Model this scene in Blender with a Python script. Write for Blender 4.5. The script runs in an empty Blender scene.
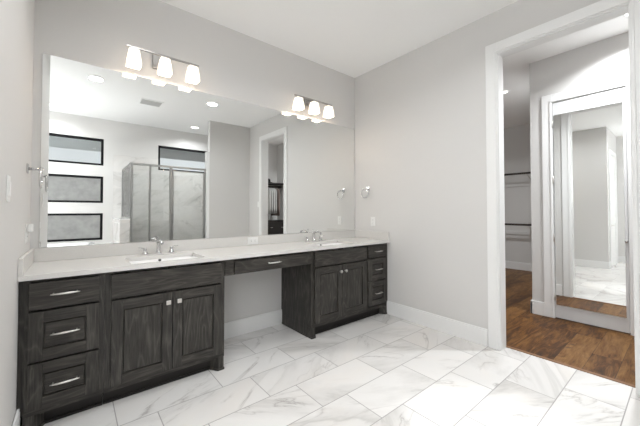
import bpy, bmesh, math, random
from mathutils import Vector, Matrix
random.seed(4)
SC = bpy.context.scene
COL = SC.collection
PI = math.pi

# ------------------------------------------------------------------ camera
FPX, YAW, PITCH, EYE = 301.33, 0.6846, 0.0193, 1.235
cam_d = bpy.data.cameras.new('camera')
cam = bpy.data.objects.new('camera', cam_d); COL.objects.link(cam)
cam_d.sensor_width = 36.0
cam_d.lens = FPX / 640 * 36.0
cam_d.shift_y = (205.35 - 213.0) / 640
cam_d.clip_start = 0.02
cam.location = (0, 0, EYE)
cam.rotation_euler = (PI/2 + PITCH, 0, -YAW)
SC.camera = cam

# ------------------------------------------------------------------ world and exposure
world = bpy.data.worlds.new('world'); SC.world = world; world.use_nodes = True
wn = world.node_tree.nodes; wl = world.node_tree.links
bg = wn['Background']
bg.inputs['Color'].default_value = (0.95, 0.97, 1.0, 1)
bg.inputs['Strength'].default_value = 0.88
SC.view_settings.view_transform = 'Standard'
SC.view_settings.look = 'None'
SC.view_settings.gamma = 1.0
SC.view_settings.use_curve_mapping = False
SC.view_settings.exposure = 0.15
SC.cycles.max_bounces = 16
SC.cycles.diffuse_bounces = 12
SC.cycles.glossy_bounces = 8
SC.cycles.transparent_max_bounces = 16

FILL_AISLE_W = 4.8  # each fill can added over the aisle, out of view
CAN_W = 7.6          # power of each recessed lamp
CAN_SPOT = 170
FILL_PEND_W = 64         # each globe of the added, unseen fill pendant over the tub
FILL_CLOSET_W = 36         # added unseen fill can by the mirrored closet door       # tighter beam of the can over the floor
CLOSET_W = 30
CAN_COL = (0.95, 0.98, 1.0)
SHADE_E = 0.55
BULB_W = 1.5

# ------------------------------------------------------------------ room numbers (metres, camera stands at x=0 y=0)
D, R, LW, C = 2.864, 2.950, -0.231, 3.053      # vanity wall, right wall, left wall, ceiling
SY = -1.58                                      # window wall
WX = -1.60                                      # far left wall
EY = 1.10                                       # end wall of the alcove
CX = 4.325                                      # closet wall with mirrored door
FX = 7.30                                       # far closet wall
T = 0.115

# ------------------------------------------------------------------ materials
def mat(name):
    m = bpy.data.materials.new(name); m.use_nodes = True
    nt = m.node_tree
    return m, nt, nt.nodes['Principled BSDF']

def plain(name, col, rough=0.5, metal=0.0, noise=0.0, nscale=40, bump=0.0, spec=None, emit=None, estr=0):
    m, nt, b = mat(name)
    b.inputs['Roughness'].default_value = rough
    b.inputs['Metallic'].default_value = metal
    if spec is not None: b.inputs['Specular IOR Level'].default_value = spec
    tc = nt.nodes.new('ShaderNodeTexCoord')
    nz = nt.nodes.new('ShaderNodeTexNoise'); nz.inputs['Scale'].default_value = nscale
    nz.inputs['Detail'].default_value = 4
    nt.links.new(tc.outputs['Object'], nz.inputs['Vector'])
    mx = nt.nodes.new('ShaderNodeMix'); mx.data_type = 'RGBA'
    mx.inputs['A'].default_value = tuple(max(0, c*(1-noise)) for c in col) + (1,)
    mx.inputs['B'].default_value = tuple(min(1, c*(1+noise)) for c in col) + (1,)
    nt.links.new(nz.outputs['Fac'], mx.inputs['Factor'])
    nt.links.new(mx.outputs['Result'], b.inputs['Base Color'])
    if bump:
        bp = nt.nodes.new('ShaderNodeBump'); bp.inputs['Strength'].default_value = bump
        bp.inputs['Distance'].default_value = 0.002
        nt.links.new(nz.outputs['Fac'], bp.inputs['Height']); nt.links.new(bp.outputs['Normal'], b.inputs['Normal'])
    if emit:
        b.inputs['Emission Color'].default_value = tuple(emit) + (1,)
        b.inputs['Emission Strength'].default_value = estr
    return m

class NG:
    """small shader-graph helper"""
    def __init__(s, nt): s.nt = nt
    def m(s, op, a, b=None, c=None):
        n = s.nt.nodes.new('ShaderNodeMath'); n.operation = op
        for i, v in enumerate((a, b, c)):
            if v is None: continue
            if isinstance(v, (int, float)): n.inputs[i].default_value = v
            else: s.nt.links.new(v, n.inputs[i])
        return n.outputs[0]
    def xyz(s, x, y, z):
        n = s.nt.nodes.new('ShaderNodeCombineXYZ')
        for i, v in enumerate((x, y, z)):
            if isinstance(v, (int, float)): n.inputs[i].default_value = v
            else: s.nt.links.new(v, n.inputs[i])
        return n.outputs[0]
    def sep(s, v):
        n = s.nt.nodes.new('ShaderNodeSeparateXYZ'); s.nt.links.new(v, n.inputs[0]); return n.outputs
    def noise(s, vec, scale, detail=5, rough=0.5, dist=0.0):
        n = s.nt.nodes.new('ShaderNodeTexNoise'); s.nt.links.new(vec, n.inputs['Vector'])
        n.inputs['Scale'].default_value = scale; n.inputs['Detail'].default_value = detail
        n.inputs['Roughness'].default_value = rough; n.inputs['Distortion'].default_value = dist
        return n.outputs['Fac']
    def white(s, vec):
        n = s.nt.nodes.new('ShaderNodeTexWhiteNoise'); s.nt.links.new(vec, n.inputs['Vector'])
        return n.outputs['Value'], n.outputs['Color']
    def ramp(s, f, stops):
        n = s.nt.nodes.new('ShaderNodeValToRGB'); s.nt.links.new(f, n.inputs[0])
        e = n.color_ramp.elements
        while len(e) < len(stops): e.new(0.5)
        for i, (p, c) in enumerate(stops):
            e[i].position = p
            e[i].color = (c, c, c, 1) if isinstance(c, (int, float)) else tuple(c) + (1,)
        return n.outputs['Color']
    def mix(s, f, a, b, mode='MIX'):
        n = s.nt.nodes.new('ShaderNodeMix'); n.data_type = 'RGBA'; n.blend_type = mode
        for k, v in (('Factor', f), ('A', a), ('B', b)):
            if isinstance(v, (int, float)): n.inputs[k].default_value = v
            elif isinstance(v, tuple): n.inputs[k].default_value = v + (1,)
            else: s.nt.links.new(v, n.inputs[k])
        return n.outputs['Result']
    def world(s):
        return s.nt.nodes.new('ShaderNodeNewGeometry').outputs['Position']

def marble_tile(name, ax_u, ax_v, u0, v0, pu, pv, shift, veins=1.0, rough=0.22, grout=(0.33, 0.32, 0.31), gw=0.0028):
    m, nt, b = mat(name); g = NG(nt)
    P = g.sep(g.world())
    u, v = P[ax_u], P[ax_v]
    rowf = g.m('DIVIDE', g.m('SUBTRACT', v, v0), pv)
    row = g.m('FLOOR', rowf)
    uf = g.m('DIVIDE', g.m('ADD', g.m('SUBTRACT', u, u0), g.m('MULTIPLY', row, shift)), pu)
    cell = g.m('FLOOR', uf)
    fu = g.m('FRACT', uf); fv = g.m('FRACT', rowf)
    du = g.m('MULTIPLY', g.m('MINIMUM', fu, g.m('SUBTRACT', 1.0, fu)), pu)
    dv = g.m('MULTIPLY', g.m('MINIMUM', fv, g.m('SUBTRACT', 1.0, fv)), pv)
    d = g.m('MINIMUM', du, dv)
    isg = g.m('LESS_THAN', d, gw)
    rv, rc = g.white(g.xyz(cell, row, 3.0))
    rs = g.sep(rc)
    # each tile is its own cut of stone
    sgn = g.m('SUBTRACT', g.m('MULTIPLY', g.m('GREATER_THAN', rs[0], 0.5), 2.0), 1.0)
    lu = g.m('MULTIPLY', g.m('MULTIPLY', g.m('SUBTRACT', fu, 0.5), pu), 1.0)
    lv = g.m('MULTIPLY', g.m('MULTIPLY', g.m('SUBTRACT', fv, 0.5), pv), sgn)
    # slant so the veins run diagonally along the tile
    a = g.m('ADD', g.m('MULTIPLY', lu, 0.55), g.m('MULTIPLY', lv, 0.9))
    bb = g.m('SUBTRACT', g.m('MULTIPLY', lv, 0.55), g.m('MULTIPLY', lu, 0.9))
    vec = g.xyz(g.m('ADD', g.m('MULTIPLY', a, 1.6), g.m('MULTIPLY', rs[1], 37)), g.m('ADD', g.m('MULTIPLY', bb, .55), g.m('MULTIPLY', rs[2], 53)), g.m('MULTIPLY', rs[0], 21))
    n1 = g.noise(vec, 1.6, 7, 0.56, 0.9)
    vein = g.m('ABSOLUTE', g.m('SUBTRACT', n1, 0.5))
    thin = g.ramp(vein, [(0.0, 1.0), (0.009, 0.3), (0.030, 0.0)])
    gate = g.ramp(g.noise(vec, 3.3, 3, .5), [(0.48, 0.0), (0.64, 1.0)])
    n2 = g.noise(vec, 1.05, 6, 0.60, 0.5)
    cloud = g.ramp(n2, [(0.46, 0.0), (0.56, 0.42), (0.60, 0.9), (0.625, .3), (0.70, 0.05)])
    warm = g.ramp(g.noise(vec, 2.7, 3, 0.5), [(0.5, 0.0), (0.75, 1.0)])
    base = g.mix(warm, (0.725, 0.71, 0.695), (0.735, 0.705, 0.675))
    c1 = g.mix(g.m('MULTIPLY', g.m('MULTIPLY', cloud, 0.62*veins), g.m('ADD', .25, rs[2])), base, (0.40, 0.385, 0.37))
    c2 = g.mix(g.m('MULTIPLY', g.m('MULTIPLY', thin, gate), 0.6*veins), c1, (0.27, 0.25, 0.235))
    tone = g.m('ADD', 0.95, g.m('MULTIPLY', rv, 0.07))
    c3 = g.mix(1.0, c2, g.xyz(tone, tone, tone), 'MULTIPLY')
    col = g.mix(isg, c3, grout)
    nt.links.new(col, b.inputs['Base Color'])
    nt.links.new(g.m('ADD', rough, g.m('MULTIPLY', isg, 0.5)), b.inputs['Roughness'])
    b.inputs['Specular IOR Level'].default_value = 0.42
    bp = nt.nodes.new('ShaderNodeBump'); bp.inputs['Strength'].default_value = 0.4; bp.inputs['Distance'].default_value = 0.001
    nt.links.new(g.m('SUBTRACT', 1.0, isg), bp.inputs['Height']); nt.links.new(bp.outputs['Normal'], b.inputs['Normal'])
    return m

def stained_wood(name, axis, dark, light, rough=0.42):
    """axis = grain direction 0/2; dark stain with cathedral figure"""
    m, nt, b = mat(name); g = NG(nt)
    P = g.sep(g.world())
    along = P[axis]; across = P[0] if axis == 2 else P[2]
    vec = g.xyz(g.m('MULTIPLY', across, 1.0), g.m('MULTIPLY', P[1], 1.0), g.m('MULTIPLY', along, 0.16))
    n0 = g.noise(vec, 6.0, 3, 0.5, 0.3)
    rings = g.m('FRACT', g.m('MULTIPLY', n0, 13.0))
    ringv = g.m('ABSOLUTE', g.m('SUBTRACT', rings, 0.5))
    fig = g.ramp(ringv, [(0.0, 1.0), (0.10, 0.4), (0.30, 0.0)])
    vec2 = g.xyz(across, P[1], g.m('MULTIPLY', along, 0.035))
    fine = g.ramp(g.noise(vec2, 210, 4, 0.7), [(0.35, 0.0), (0.7, 1.0)])
    f = g.m('ADD', g.m('MULTIPLY', fig, 0.40), g.m('MULTIPLY', fine, 0.48))
    blot = g.noise(g.world(), 7, 3)
    f2 = g.m('MULTIPLY', f, g.m('ADD', 0.35, blot))
    nt.links.new(g.mix(f2, dark, light), b.inputs['Base Color'])
    b.inputs['Roughness'].default_value = rough
    b.inputs['Specular IOR Level'].default_value = 0.35
    bp = nt.nodes.new('ShaderNodeBump'); bp.inputs['Strength'].default_value = 0.15; bp.inputs['Distance'].default_value = 0.0006
    nt.links.new(f, bp.inputs['Height']); nt.links.new(bp.outputs['Normal'], b.inputs['Normal'])
    return m

def plank_floor(name):
    m, nt, b = mat(name); g = NG(nt)
    P = g.sep(g.world())
    pw, pl = 0.185, 1.22
    rowf = g.m('DIVIDE', g.m('SUBTRACT', P[1], 1.105), pw); row = g.m('FLOOR', rowf)
    r1, _ = g.white(g.xyz(row, 7.0, 1.0))
    uf = g.m('DIVIDE', g.m('ADD', P[0], g.m('MULTIPLY', r1, pl)), pl); cell = g.m('FLOOR', uf)
    fu = g.m('FRACT', uf); fv = g.m('FRACT', rowf)
    d = g.m('MINIMUM', g.m('MULTIPLY', g.m('MINIMUM', fu, g.m('SUBTRACT', 1.0, fu)), pl), g.m('MULTIPLY', g.m('MINIMUM', fv, g.m('SUBTRACT', 1.0, fv)), pw))
    gap = g.m('LESS_THAN', d, 0.0012)
    rv, rc = g.white(g.xyz(cell, row, 5.0)); rs = g.sep(rc)
    vec = g.xyz(g.m('ADD', g.m('MULTIPLY', P[0], 0.22), g.m('MULTIPLY', rs[0], 31)), g.m('ADD', P[1], g.m('MULTIPLY', rs[1], 17)), rs[2])
    fig = g.noise(vec, 9, 7, 0.66, 2.2)
    fine = g.noise(g.xyz(g.m('MULTIPLY', P[0], 0.05), P[1], 0.0), 160, 3)
    tone = g.m('ADD', g.m('MULTIPLY', fig, 0.75), g.m('MULTIPLY', fine, 0.22))
    tone = g.m('ADD', tone, g.m('MULTIPLY', g.m('SUBTRACT', rv, 0.5), 0.15))
    col = g.ramp(tone, [(0.27, (0.014, 0.005, 0.002)), (0.39, (0.060, 0.022, 0.005)), (0.50, (0.135, 0.058, 0.014)), (0.68, (0.235, 0.125, 0.045))])
    kn = g.ramp(g.noise(g.xyz(g.m('MULTIPLY', P[0], .6), P[1], rs[0]), 9, 2), [(0.70, 0.0), (0.78, 1.0)])
    col = g.mix(g.m('MULTIPLY', kn, .7), col, (0.05, 0.02, 0.01))
    nt.links.new(g.mix(gap, col, (0.03, 0.014, 0.008)), b.inputs['Base Color'])
    b.inputs['Roughness'].default_value = 0.42
    b.inputs['Specular IOR Level'].default_value = 0.18
    return m

def quartz(name):
    m, nt, b = mat(name); g = NG(nt)
    n = g.noise(g.world(), 260, 3, 0.7); n2 = g.noise(g.world(), 9, 4)
    c = g.mix(g.ramp(n, [(0.35, 0.0), (0.65, 1.0)]), (0.60, 0.585, 0.565), (0.70, 0.69, 0.67))
    c = g.mix(g.m('MULTIPLY', n2, 0.25), c, (0.66, 0.64, 0.61))
    nt.links.new(c, b.inputs['Base Color'])
    b.inputs['Roughness'].default_value = 0.22; b.inputs['Specular IOR Level'].default_value = 0.4
    return m

def clear_glass(name, tint, gloss=0.10, haze=0.0, hazecol=(0.8, 0.8, 0.8)):
    m = bpy.data.materials.new(name); m.use_nodes = True; nt = m.node_tree
    nt.nodes.clear()
    out = nt.nodes.new('ShaderNodeOutputMaterial')
    tr = nt.nodes.new('ShaderNodeBsdfTransparent'); tr.inputs[0].default_value = tint + (1,)
    gl = nt.nodes.new('ShaderNodeBsdfGlossy'); gl.inputs['Roughness'].default_value = 0.02
    fr = nt.nodes.new('ShaderNodeFresnel'); fr.inputs['IOR'].default_value = 1.45
    ms = nt.nodes.new('ShaderNodeMixShader')
    nt.links.new(fr.outputs[0], ms.inputs[0]); nt.links.new(tr.outputs[0], ms.inputs[1]); nt.links.new(gl.outputs[0], ms.inputs[2])
    last = ms.outputs[0]
    if haze:
        df = nt.nodes.new('ShaderNodeBsdfTranslucent'); df.inputs[0].default_value = hazecol + (1,)
        nz = nt.nodes.new('ShaderNodeTexNoise'); nz.inputs['Scale'].default_value = 7
        ge = nt.nodes.new('ShaderNodeNewGeometry'); nt.links.new(ge.outputs['Position'], nz.inputs['Vector'])
        mp = nt.nodes.new('ShaderNodeMath'); mp.operation = 'MULTIPLY_ADD'; mp.inputs[1].default_value = 0.3; mp.inputs[2].default_value = haze - .15
        nt.links.new(nz.outputs['Fac'], mp.inputs[0])
        m2 = nt.nodes.new('ShaderNodeMixShader')
        nt.links.new(mp.outputs[0], m2.inputs[0]); nt.links.new(last, m2.inputs[1]); nt.links.new(df.outputs[0], m2.inputs[2])
        last = m2.outputs[0]
    nt.links.new(last, out.inputs['Surface'])
    return m

M = {}
M['wall'] = plain('greige_wall_paint', (0.66, 0.65, 0.638), 0.85, noise=0.015, nscale=90, bump=0.05, spec=0.2)
M['ceil'] = plain('white_ceiling_paint', (0.92, 0.92, 0.915), 0.9, noise=0.01, nscale=60, spec=0.1)
M['trim'] = plain('white_trim_paint', (0.82, 0.82, 0.815), 0.35, noise=0.01, spec=0.35)
M['door'] = plain('grey_white_door_paint', (0.66, 0.66, 0.665), 0.4, noise=0.01, spec=0.3)
M['tile'] = marble_tile('marble_floor_tile', 0, 1, 2.670, 0.268, 0.615, 0.3035, 0.205)
M['walltile'] = marble_tile('marble_wall_tile', 0, 2, 0.60, 0.02, 0.61, 0.335, 0.305, veins=.95, grout=(0.62, 0.61, 0.60), gw=0.0018)
M['walltile_side'] = marble_tile('marble_side_tile', 1, 2, 0.60, 0.02, 0.61, 0.335, 0.305, veins=.95, grout=(0.62, 0.61, 0.60), gw=0.0018)
M['plank'] = plank_floor('reclaimed_oak_planks')
M['wood_v'] = stained_wood('charcoal_oak_upright_grain', 2, (0.014, 0.0125, 0.011), (0.125, 0.115, 0.101))
M['wood_h'] = stained_wood('charcoal_oak_level_grain', 0, (0.014, 0.0125, 0.011), (0.115, 0.103, 0.090))
M['wood_dark'] = plain('dark_stained_plinth', (0.018, 0.016, 0.0145), 0.5, noise=0.25, nscale=30, spec=0.3)
M['quartz'] = quartz('speckled_quartz')
M['porcelain'] = plain('white_porcelain', (0.80, 0.80, 0.795), 0.10, noise=0.005, spec=0.5)
M['chrome'] = plain('polished_chrome', (0.66, 0.66, 0.665), 0.10, 1.0, noise=0.01)
M['nickel'] = plain('satin_nickel', (0.74, 0.72, 0.69), 0.28, 1.0, noise=0.03, nscale=120)
M['alu'] = plain('brushed_shower_frame', (0.50, 0.50, 0.50), 0.3, 1.0, noise=0.04, nscale=120)
M['fixture'] = plain('brushed_fixture_nickel', (0.40, 0.385, 0.37), 0.35, 1.0, noise=0.03)
M['bronze'] = plain('dark_bronze', (0.035, 0.028, 0.024), 0.35, 0.6, noise=0.1)
M['black'] = plain('black_vinyl_frame', (0.010, 0.010, 0.011), 0.7, noise=0.1, spec=0.15)
M['plastic'] = plain('white_plastic', (0.78, 0.78, 0.77), 0.3, noise=0.01)
M['slot'] = plain('dark_slot', (0.05, 0.05, 0.05), 0.6, noise=0.05)
M['gray'] = plain('pale_vent_grey', (0.60, 0.60, 0.59), 0.6, noise=0.05)  # pale grey of the vent louvres and the mirror backing
def lit_shade():
    m, nt, b = mat('frosted_lit_shade'); g = NG(nt)
    out = nt.nodes['Material Output']
    n = g.noise(g.world(), 60, 2)
    b.inputs['Roughness'].default_value = .35
    nt.links.new(g.mix(n, (.80, .79, .77), (.86, .85, .83)), b.inputs['Base Color'])
    b.inputs['Emission Color'].default_value = (1.0, .955, .89, 1); b.inputs['Emission Strength'].default_value = SHADE_E
    tl = nt.nodes.new('ShaderNodeBsdfTranslucent'); tl.inputs[0].default_value = (.95, .9, .84, 1)
    ms = nt.nodes.new('ShaderNodeMixShader'); ms.inputs[0].default_value = .26
    nt.links.new(b.outputs[0], ms.inputs[1]); nt.links.new(tl.outputs[0], ms.inputs[2]); nt.links.new(ms.outputs[0], out.inputs['Surface'])
    return m
M['shade'] = lit_shade()
M['bulb'] = plain('glowing_bulb', (0.9, 0.9, 0.9), 0.4, noise=0.01, emit=(1.0, 0.9, 0.8), estr=3.0)
M['lens'] = plain('glowing_lens', (0.9, 0.9, 0.9), 0.5, noise=0.01, emit=(1.0, 0.96, 0.9), estr=4.0)
M['lens'].node_tree.nodes['Principled BSDF'].inputs['Roughness'].default_value = .4
M['white_cloth'] = plain('white_cotton', (0.55, 0.545, 0.53), 0.9, noise=0.12, nscale=25, bump=0.3)
M['brown_cloth'] = plain('dusty_brown_cotton', (0.20, 0.155, 0.135), 0.9, noise=0.15, nscale=25, bump=0.3)
M['espresso'] = plain('espresso_furniture', (0.015, 0.012, 0.011), 0.5, noise=0.2)
M['outside'] = plain('weathered_grey_boards', (0.78, 0.76, 0.74), 0.9, noise=0.25, nscale=5)
M['soffit'] = plain('blue_grey_soffit', (0.74, 0.745, 0.75), 0.8, noise=0.04)
M['ground'] = plain('pale_gravel', (0.80, 0.79, 0.77), 0.95, noise=0.2, nscale=30)
M['glass'] = clear_glass('shower_glass', (0.965, 0.975, 0.97))
M['frost'] = clear_glass('rain_glass', (0.86, 0.87, 0.87), haze=0.42, hazecol=(0.9, 0.9, 0.88))
M['wglass'] = clear_glass('window_glass', (0.93, 0.95, 0.95))
mm, nt_, b_ = mat('silvered_mirror')
b_.inputs['Metallic'].default_value = 1; b_.inputs['Roughness'].default_value = 0.0
b_.inputs['Base Color'].default_value = (0.90, 0.91, 0.90, 1)
M['mirror'] = mm

# ------------------------------------------------------------------ mesh helpers
class MB:
    def __init__(s): s.bm = bmesh.new()
    def box(s, x0, x1, y0, y1, z0, z1, bev=0.0, mi=0, seg=2):
        r = bmesh.ops.create_cube(s.bm, size=1.0)
        vs = r['verts']
        for v in vs:
            v.co = Vector(((x0+x1)/2 + v.co.x*(x1-x0), (y0+y1)/2 + v.co.y*(y1-y0), (z0+z1)/2 + v.co.z*(z1-z0)))
        fs = {f for v in vs for f in v.link_faces}
        for f in fs: f.material_index = mi
        if bev:
            es = list({e for v in vs for e in v.link_edges})
            r2 = bmesh.ops.bevel(s.bm, geom=es, offset=bev, segments=seg, affect='EDGES', profile=0.5)
            for f in r2['faces']: f.material_index = mi
        return s
    def prism(s, poly, z0, z1, mi=0):
        """poly = [(x,y)...] counter-clockwise seen from above"""
        a = [s.bm.verts.new((x, y, z0)) for x, y in poly]; b = [s.bm.verts.new((x, y, z1)) for x, y in poly]
        n = len(poly)
        fs = [s.bm.faces.new(a[::-1]), s.bm.faces.new(b)]
        for i in range(n): fs.append(s.bm.faces.new((a[i], a[(i+1) % n], b[(i+1) % n], b[i])))
        for f in fs: f.material_index = mi
        return s
    def tube(s, pts, rad, n=10, cap=True, squash=None, mi=0):
        pts = [Vector(p) for p in pts]; k = len(pts)
        rr = rad if isinstance(rad, (list, tuple)) else [rad]*k
        rings = []; up = Vector((0, 0, 1))
        prev = None
        for i, p in enumerate(pts):
            d = (pts[min(i+1, k-1)] - pts[max(i-1, 0)]).normalized()
            if prev is None:
                ref = Vector((0, 0, 1)) if abs(d.z) < 0.9 else Vector((1, 0, 0))
                a = d.cross(ref).normalized()
            else:
                a = (prev - d*prev.dot(d)).normalized()
            prev = a; b = d.cross(a)
            sq = squash if squash else (1, 1)
            rings.append([s.bm.verts.new(p + a*math.cos(2*PI*j/n)*rr[i]*sq[0] + b*math.sin(2*PI*j/n)*rr[i]*sq[1]) for j in range(n)])
        for i in range(k-1):
            for j in range(n):
                f = s.bm.faces.new((rings[i][j], rings[i][(j+1) % n], rings[i+1][(j+1) % n], rings[i+1][j])); f.smooth = True; f.material_index = mi
        if cap:
            s.bm.faces.new(rings[0][::-1]); s.bm.faces.new(rings[-1])
        return s
    def lathe(s, c, prof, axis='z', n=24, mi=0):
        """prof = [(r, h)...]; axis: direction of h"""
        c = Vector(c)
        def pt(r, h, t):
            a, b = r*math.cos(t), r*math.sin(t)
            return c + {'z': Vector((a, b, h)), '-y': Vector((a, -h, b)), '-z': Vector((a, b, -h)), '+x': Vector((h, a, b)), '-x': Vector((-h, a, b))}[axis]
        rings = [[s.bm.verts.new(pt(r, h, 2*PI*j/n)) for j in range(n)] for r, h in prof]
        for i in range(len(rings)-1):
            for j in range(n):
                f = s.bm.faces.new((rings[i][j], rings[i][(j+1) % n], rings[i+1][(j+1) % n], rings[i+1][j])); f.smooth = True; f.material_index = mi
        s.bm.faces.new(rings[0][::-1]); s.bm.faces.new(rings[-1])
        return s
    def torus(s, c, R_, r_, axis='x', n=32, k=8):
        c = Vector(c); rings = []
        for i in range(n):
            t = 2*PI*i/n
            ring = []
            for j in range(k):
                p = 2*PI*j/k; q = R_ + r_*math.cos(p); h = r_*math.sin(p)
                v = Vector((h, q*math.cos(t), q*math.sin(t))) if axis == 'x' else Vector((q*math.cos(t), q*math.sin(t), h))
                ring.append(s.bm.verts.new(c+v))
            rings.append(ring)
        for i in range(n):
            for j in range(k):
                f = s.bm.faces.new((rings[i][j], rings[(i+1) % n][j], rings[(i+1) % n][(j+1) % k], rings[i][(j+1) % k])); f.smooth = True
        return s
    def loft(s, rings, closed=False, smooth=True, mi=0):
        vr = [[s.bm.verts.new(p) for p in r] for r in rings]
        n = len(vr[0])
        for i in range(len(vr)-1):
            for j in range(n):
                f = s.bm.faces.new((vr[i][j], vr[i][(j+1) % n], vr[i+1][(j+1) % n], vr[i+1][j])); f.smooth = smooth; f.material_index = mi
        if closed:
            s.bm.faces.new(vr[0][::-1]); s.bm.faces.new(vr[-1])
        return s
    def cells(s, xs, ys, zs, solid):
        """boundary surface of a grid of cells; solid(i,j,k) -> bool.  One clean body with openings."""
        vc = {}
        def V(i, j, k):
            if (i, j, k) not in vc: vc[(i, j, k)] = s.bm.verts.new((xs[i], ys[j], zs[k]))
            return vc[(i, j, k)]
        nx, ny, nz = len(xs)-1, len(ys)-1, len(zs)-1
        S = lambda i, j, k: 0 <= i < nx and 0 <= j < ny and 0 <= k < nz and solid(i, j, k)
        for i in range(nx):
            for j in range(ny):
                for k in range(nz):
                    if not S(i, j, k): continue
                    if not S(i-1, j, k): s.bm.faces.new((V(i, j, k), V(i, j, k+1), V(i, j+1, k+1), V(i, j+1, k)))
                    if not S(i+1, j, k): s.bm.faces.new((V(i+1, j, k), V(i+1, j+1, k), V(i+1, j+1, k+1), V(i+1, j, k+1)))
                    if not S(i, j-1, k): s.bm.faces.new((V(i, j, k), V(i+1, j, k), V(i+1, j, k+1), V(i, j, k+1)))
                    if not S(i, j+1, k): s.bm.faces.new((V(i, j+1, k), V(i, j+1, k+1), V(i+1, j+1, k+1), V(i+1, j+1, k)))
                    if not S(i, j, k-1): s.bm.faces.new((V(i, j, k), V(i, j+1, k), V(i+1, j+1, k), V(i+1, j, k)))
                    if not S(i, j, k+1): s.bm.faces.new((V(i, j, k+1), V(i+1, j, k+1), V(i+1, j+1, k+1), V(i, j+1, k+1)))
        return s
    def build(s, name, mats, parent=None, loc=None):
        """mesh given in world metres; object placed at loc (or at its base centre) with the same world shape"""
        bmesh.ops.recalc_face_normals(s.bm, faces=s.bm.faces[:])
        root = Vector((0, 0, 0))
        if parent is not None:
            root = world_loc(parent)
            own = root
        else:
            if loc is None:
                co = [v.co for v in s.bm.verts]
                loc = ((min(c.x for c in co)+max(c.x for c in co))/2, (min(c.y for c in co)+max(c.y for c in co))/2, min(c.z for c in co))
            own = Vector(loc)
        for v in s.bm.verts: v.co -= own
        me = bpy.data.meshes.new(name); s.bm.to_mesh(me); s.bm.free()
        if not isinstance(mats, (list, tuple)): mats = [mats]
        for m_ in mats: me.materials.append(m_)
        o = bpy.data.objects.new(name, me); COL.objects.link(o)
        if parent is not None: o.parent = parent
        else: o.location = own
        return o

def world_loc(o):
    v = Vector((0, 0, 0))
    while o is not None:
        v += o.location; o = o.parent
    return v

def tag(o, label=None, cat=None, group=None, kind=None):
    if label: o['label'] = label
    if cat: o['category'] = cat
    if group: o['group'] = group
    if kind: o['kind'] = kind
    return o

def thing(name, loc, label, cat, group=None):
    o = bpy.data.objects.new(name, None); COL.objects.link(o); o.location = loc; o.empty_display_size = 0.05
    return tag(o, label, cat, group)

def struct(o, label=None):
    o['kind'] = 'structure'
    if label: o['label'] = label
    return o

def copy_tree(o, parent=None):
    c = o.copy(); COL.objects.link(c)
    if parent is not None: c.parent = parent
    for ch in [x for x in bpy.data.objects if x.parent == o]: copy_tree(ch, c)
    return c

def shift_copy(src, dx, label, dy=0.0, dz=0.0):
    c = copy_tree(src); c.location = src.location + Vector((dx, dy, dz)); c['label'] = label
    return c

# ------------------------------------------------------------------ room shell
OY0, OY1, OZ = 0.229, 1.09, 2.675        # cased opening to the closet

f = MB(); f.cells([WX, R, R+T], [SY, OY0, OY1, D], [-0.06, 0.0], lambda i, j, k: i == 0 or j == 1)
struct(f.build('floor', M['tile']), 'marble-look porcelain tiles laid in thirds with grey grout')
f = MB(); f.box(R+T, CX+T, SY+.1, OY1+3.0, -0.06, 0.0); f.box(CX+T, FX, 1.22, OY1+3.0, -0.06, 0.0)
struct(f.build('floor', M['plank']), 'brown knotty wood plank floor of the closet')
c = MB(); c.box(WX-T, FX+T, SY-T, 4.2, C, C+0.1)
struct(c.build('ceiling', M['ceil']), 'flat white ceiling')

w = MB(); w.box(LW-T, R, D, D+T, 0, C); struct(w.build('wall_back', M['wall']), 'greige wall behind the vanity')
w = MB(); w.cells([WX, LW-T, LW], [EY, EY+T, D], [0, C], lambda i, j, k: (i == 1) or (j == 0))
struct(w.build('wall_left', M['wall']), 'short greige wall left of the vanity with its return')
w = MB(); w.box(WX-T, WX, SY-T, EY+T, 0, C); struct(w.build('wall_left', M['wall']), 'greige wall at the far left of the bathroom')
w = MB(); w.cells([R, R+T], [SY, OY0, OY1, 4.1], [0, OZ, C], lambda i, j, k: not (j == 1 and k == 0))
struct(w.build('wall_right', M['wall']), 'greige wall with the tall cased closet opening')
PX = 2.087
w = MB(); w.box(PX, R, -0.33-T, -0.33, 0, C); struct(w.build('wall_shower', M['wall']), 'grey partition wall beside the shower')

# window wall with four openings
WIN = [(-1.05, 0.440, 2.130, 2.655), (-1.05, 0.440, 1.397, 1.915), (-1.05, 0.440, 0.675, 1.193), (1.405, 2.62, 2.130, 2.670)]
xs = [WX, -1.05, 0.440, 1.405, 2.62, R]
zs = [0, 0.675, 1.193, 1.397, 1.915, 2.130, 2.655, 2.670, C]
def sol(i, j, k):
    zc = (zs[k]+zs[k+1])/2; xc = (xs[i]+xs[i+1])/2
    return not any(a < xc < b and z0 < zc < z1 for a, b, z0, z1 in WIN)
w = MB(); w.cells(xs, [SY-T, SY], zs, sol); struct(w.build('wall_front', M['wall']), 'greige window wall opposite the vanity')

for n_, (a, b, z0, z1) in enumerate(WIN, 1):
    fr = MB(); t_ = 0.038
    fr.cells([a, a+t_, b-t_, b], [SY-0.085, SY-0.004], [z0, z0+t_, z1-t_, z1], lambda i, j, k: not (i == 1 and k == 1))
    o = struct(fr.build('window_%d' % n_, M['black']), ['black framed window, top of the three stacked on the left', 'black framed window, middle of the three stacked', 'black framed window, lowest of the three stacked', 'black framed transom window above the shower'][n_-1])
    p = MB(); p.box(a+t_, b-t_, SY-0.080, SY-0.074, z0+t_, z1-t_)
    p.build('glass_pane', M['frost'] if n_ in (2, 3) else M['wglass'], o)

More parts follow.
